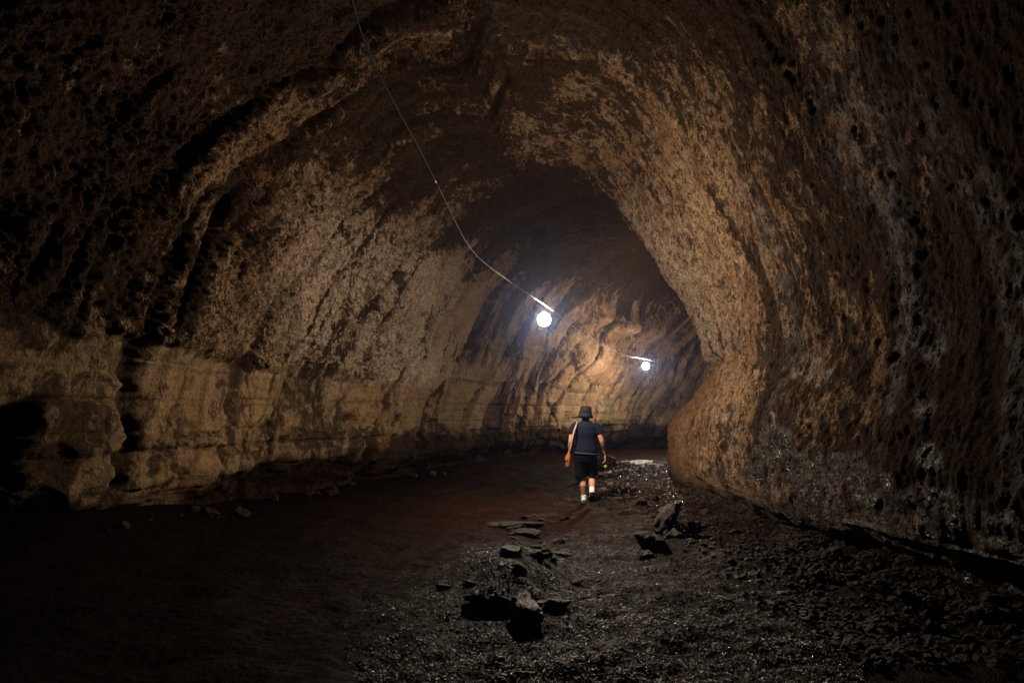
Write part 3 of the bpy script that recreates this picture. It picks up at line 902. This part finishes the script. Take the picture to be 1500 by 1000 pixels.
def build_walker():
    x0, y0 = gx(858, 739, -0.05)
    zf = float(floor_height(np.array([x0 - 0.02]), np.array([y0]))[0])
    W = empty("person", (x0, y0, zf), "walker seen from behind in dark bucket hat, navy shirt and black shorts", "person")
    W.rotation_euler = (0, 0, math.radians(-6))
    W.scale = (1.07, 1.05, 1.02)
    # limbs: left leg planted, right leg trailing with the heel up
    legL = [(-0.09, 0.01, 0.84, .085, .09), (-0.075, 0.03, 0.62, .078, .085), (-0.055, 0.045, 0.47, .058, .062), (-0.05, 0.02, 0.40, .052, .055),
            (-0.045, -0.005, 0.31, .054, .060), (-0.038, -0.005, 0.21, .042, .046), (-0.03, 0.0, 0.11, .033, .038), (-0.03, 0.005, 0.05, .036, .045)]
    legR = [(0.09, 0.01, 0.84, .085, .09), (0.10, 0.05, 0.63, .078, .082), (0.105, 0.07, 0.48, .058, .062), (0.10, 0.02, 0.41, .052, .056),
            (0.10, -0.06, 0.34, .054, .058), (0.10, -0.14, 0.27, .042, .046), (0.10, -0.215, 0.21, .033, .038), (0.10, -0.245, 0.175, .034, .042)]
    torso = [(0, 0.01, 0.78, .15, .11), (0, 0.0, 0.88, .175, .13), (0, 0.01, 0.98, .165, .12), (0, 0.02, 1.10, .16, .115), (0, 0.02, 1.22, .175, .12),
             (0, 0.01, 1.32, .17, .105), (0, 0.01, 1.375, .11, .075), (0, 0.02, 1.41, .058, .058), (0, 0.035, 1.46, .055, .057), (0, 0.05, 1.50, .05, .055)]
    armL = [(-0.165, 0.0, 1.335, .058, .058), (-0.20, -0.005, 1.26, .052, .055), (-0.225, -0.015, 1.16, .046, .048), (-0.24, -0.02, 1.06, .040, .042),
            (-0.25, 0.01, 0.98, .039, .040), (-0.255, 0.05, 0.88, .029, .031), (-0.255, 0.07, 0.82, .024, .028)]
    armR = [(0.165, 0.0, 1.335, .058, .058), (0.20, -0.01, 1.26, .052, .055), (0.235, -0.02, 1.16, .046, .048), (0.26, -0.02, 1.07, .040, .042),
            (0.285, 0.005, 0.99, .038, .040), (0.305, 0.04, 0.90, .028, .030), (0.315, 0.055, 0.85, .023, .027)]
    head = [ball((0, 0.045, 1.535), .073, .088, .105), ball((0, 0.06, 1.46), .05, .065, .05), ball((0, 0.137, 1.52), .012, .018, .022),
            ball((-.074, 0.045, 1.525), .012, .02, .03), ball((.074, 0.045, 1.525), .012, .02, .03), ball((0, 0.115, 1.485), .022, .02, .010)]
    def hand(wx, wy, wz, sgn, curl):
        ps = [loft([(wx, wy, wz + .03, .018, .024), (wx, wy + .005, wz - .01, .016, .034), (wx, wy + .008, wz - .05, .014, .040), (wx, wy + .008, wz - .085, .012, .036)], 12)]
        for k, (dy, ln) in enumerate(((-.030, .058), (-.010, .072), (.012, .078), (.034, .068))):
            a = (wx, wy + .008 + dy, wz - .078); b_ = (wx - sgn * .004, wy + .010 + dy * 1.05, wz - .078 - ln * .42)
            c = (wx - sgn * ln * curl * .5, wy + .012 + dy * 1.05, wz - .078 - ln * .75); e_ = (wx - sgn * ln * curl, wy + .012 + dy, wz - .078 - ln * .92)
            ps.append(loft([(*a, .0095, .0095), (*b_, .009, .009), (*c, .0082, .0082), (*e_, .007, .007)], 8))
        ps.append(loft([(wx, wy + .03, wz - .02, .013, .013), (wx - sgn * .006, wy + .055, wz - .045, .011, .011), (wx - sgn * .014, wy + .066, wz - .075, .009, .009)], 8))
        return ps
    body = [loft(r) for r in (legL, legR, torso, armL, armR)] + head + hand(-0.255, 0.075, 0.80, -1, .35) + hand(0.318, 0.06, 0.83, 1, .7)
    fuse("body", body, 0.006, SKIN, W, 3)
    # hair under the hat, down to the nape
    fuse("hair", [ball((0, 0.02, 1.545), .083, .088, .09), ball((0, -0.005, 1.47), .070, .06, .065)], 0.008, HAIR, W)
    # bucket hat: crown and sloping brim
    hat = [(0.10, -0.095), (0.128, -0.105), (0.131, -0.098), (0.106, -0.035), (0.100, -0.02), (0.097, 0.035), (0.088, 0.062), (0.06, 0.073), (0.005, 0.076)]
    h = link("bucket_hat", lathe("bucket_hat", hat, 28), HATM, W); h.location = (0, 0.04, 1.582); h.scale = (0.97, 1.10, 1.12); h.rotation_euler = (math.radians(-5), math.radians(3), 0)
    link("hat_band", lathe("hat_band", [(0.103, -0.036), (0.107, -0.034), (0.103, -0.006), (0.099, -0.004)], 28), SHORTS, h)
    # shirt with sleeves
    sh = [(0, 0.0, 0.835, .192, .150), (0, 0.0, 0.90, .196, .152), (0, 0.01, 0.98, .186, .142), (0, 0.02, 1.10, .182, .136), (0, 0.02, 1.22, .196, .140),
          (0, 0.01, 1.315, .192, .120), (0, 0.01, 1.375, .140, .088), (0, 0.015, 1.405, .078, .070), (0, 0.02, 1.43, .066, .064)]
    slL = [(-0.13, 0.0, 1.355, .060, .062), (-0.175, 0.0, 1.325, .068, .072), (-0.208, -0.005, 1.25, .066, .070), (-0.226, -0.010, 1.19, .064, .068)]
    slR = [(0.13, 0.0, 1.355, .060, .062), (0.175, 0.0, 1.325, .068, .072), (0.210, -0.008, 1.25, .066, .070), (0.230, -0.014, 1.19, .064, .068)]
    s = fuse("shirt", [loft(sh, 28), loft(slL), loft(slR)], 0.009, SHIRT, W)
    link("shirt_hem", (lambda r: (lambda me: me)(lathe("shirt_hem", r, 28)))([(0.150, -0.012), (0.1525, -0.012), (0.1525, 0.010), (0.150, 0.010)]), HEM, s)
    hm = s.children[0]; hm.location = (0, 0.0, 0.862); hm.scale = (1.30, 1.01, 1.0); hm.rotation_euler = (0, math.radians(4), 0)
    # shorts
    st = [loft([(0, 0.0, 0.72, .17, .125), (0, 0.0, 0.80, .185, .140), (0, 0.0, 0.88, .182, .138)], 24),
          loft([(-0.09, 0.01, 0.82, .098, .125), (-0.088, 0.02, 0.66, .098, .108), (-0.080, 0.03, 0.52, .098, .102), (-0.078, 0.035, 0.455, .100, .104)]),
          loft([(0.09, 0.01, 0.82, .098, .125), (0.100, 0.03, 0.66, .098, .108), (0.106, 0.05, 0.54, .098, .102), (0.108, 0.055, 0.475, .100, .104)])]
    fuse("shorts", st, 0.009, SHORTS, W)
    # shoes: each with a dark sole
    def shoe(loc, rx, name="shoe"):
        up = [loft([(0, -0.085, 0.045, .030, .040), (0, -0.075, 0.05, .038, .050), (0, -0.02, 0.055, .038, .050), (0, 0.06, 0.045, .044, .038), (0, 0.13, 0.034, .044, .026), (0, 0.165, 0.03, .028, .016)], 16),
              loft([(0, -0.045, 0.03, .042, .047), (0, -0.04, 0.10, .044, .047), (0, -0.035, 0.150, .043, .046)], 16)]
        o = fuse(name, up, 0.006, SHOE, W, 3)
        so = [loft([(0, -0.105, 0.012, .026, .012), (0, -0.08, 0.012, .042, .014), (0, 0.0, 0.010, .042, .012), (0, 0.09, 0.010, .050, .012), (0, 0.15, 0.012, .044, .012), (0, 0.18, 0.016, .022, .010)], 16)]
        fuse("sole", so, 0.006, SOLE, o, 1)
        o.location = loc; o.rotation_euler = (math.radians(rx), 0, 0)
        return o
    shoe((-0.03, 0.035, 0.0), 0)
    shoe((0.10, -0.20, 0.150), -42)
    # bag on its strap: a thing of its own, carried by the walker
    B = empty("shoulder_bag", W.matrix_basis @ Vector((-0.285, -0.064, 0.64)), "orange brown cloth bag hanging at the walker's left hip from a tan strap", "bag")
    B.rotation_euler = W.rotation_euler
    bm_ = [loft([(0, 0, -0.012, .046, .080), (0, 0, 0.0, .054, .095), (0.004, 0, 0.09, .050, .095), (0.010, 0, 0.16, .042, .084), (0.016, 0, 0.22, .030, .058), (0.020, 0, 0.26, .016, .03)], 20)]
    fuse("pouch", bm_, 0.007, BAGM, B)
    fuse("flap", [loft([(-0.004, 0, 0.10, .054, .100), (0.0, 0, 0.15, .049, .092), (0.010, 0, 0.205, .038, .070)], 20)], 0.007, BAGM, B)
    # strap: up over the left shoulder and down across the chest
    pts = [(0.020, -0.03, 0.24), (0.055, -0.065, 0.38), (0.078, -0.080, 0.50), (0.105, -0.075, 0.61), (0.135, -0.045, 0.70), (0.155, 0.03, 0.765),
           (0.155, 0.10, 0.74), (0.140, 0.175, 0.64), (0.10, 0.195, 0.50), (0.045, 0.14, 0.34), (0.020, 0.03, 0.24)]
    sp = spline(pts, 6)
    V = []; Fc = []
    for i, p in enumerate(sp):
        t = (sp[min(i + 1, len(sp) - 1)] - sp[max(i - 1, 0)]).normalized()
        nrm = (Vector((p.x - 0.275, p.y - 0.06, 0)) if True else None)
        nrm = (nrm - t * nrm.dot(t)).normalized(); wd = t.cross(nrm) * 0.020
        for q in (p + wd + nrm * .003, p + wd - nrm * .003, p - wd - nrm * .003, p - wd + nrm * .003): V.append(q[:])
    for i in range(len(sp) - 1):
        for k in range(4): Fc.append((i * 4 + k, i * 4 + (k + 1) % 4, i * 4 + 4 + (k + 1) % 4, i * 4 + 4 + k))
    me = bpy.data.meshes.new("strap"); me.from_pydata(V, [], Fc)
    link("strap", me, STRAPM, B)
    # small yellow-green ball on a ring in the right hand
    K = empty("key_fob", W.matrix_basis @ Vector((0.321, 0.073, 0.63)), "small yellow green ball dangling from the walker's right hand", "key fob")
    v, f = ball((0, 0, 0), .028, .028, .028)
    me = bpy.data.meshes.new("fob_ball"); me.from_pydata(v, [], f)
    for p in me.polygons: p.use_smooth = True
    link("fob_ball", me, cloth("yellow_green_plastic", (0.42, 0.46, 0.08), None, 0.4), K)
    link("fob_cord", tube_mesh("fob_cord", [(0, 0, .027), (0.004, 0, .06), (0.0, 0, .105)], .004, 6), STRAPM, K)
    link("fob_tassel", tube_mesh("fob_tassel", [(0, 0, -.027), (0.003, 0, -.05), (-0.002, 0, -.075)], [.005, .008, .004], 6), STRAPM, K)


build_walker()
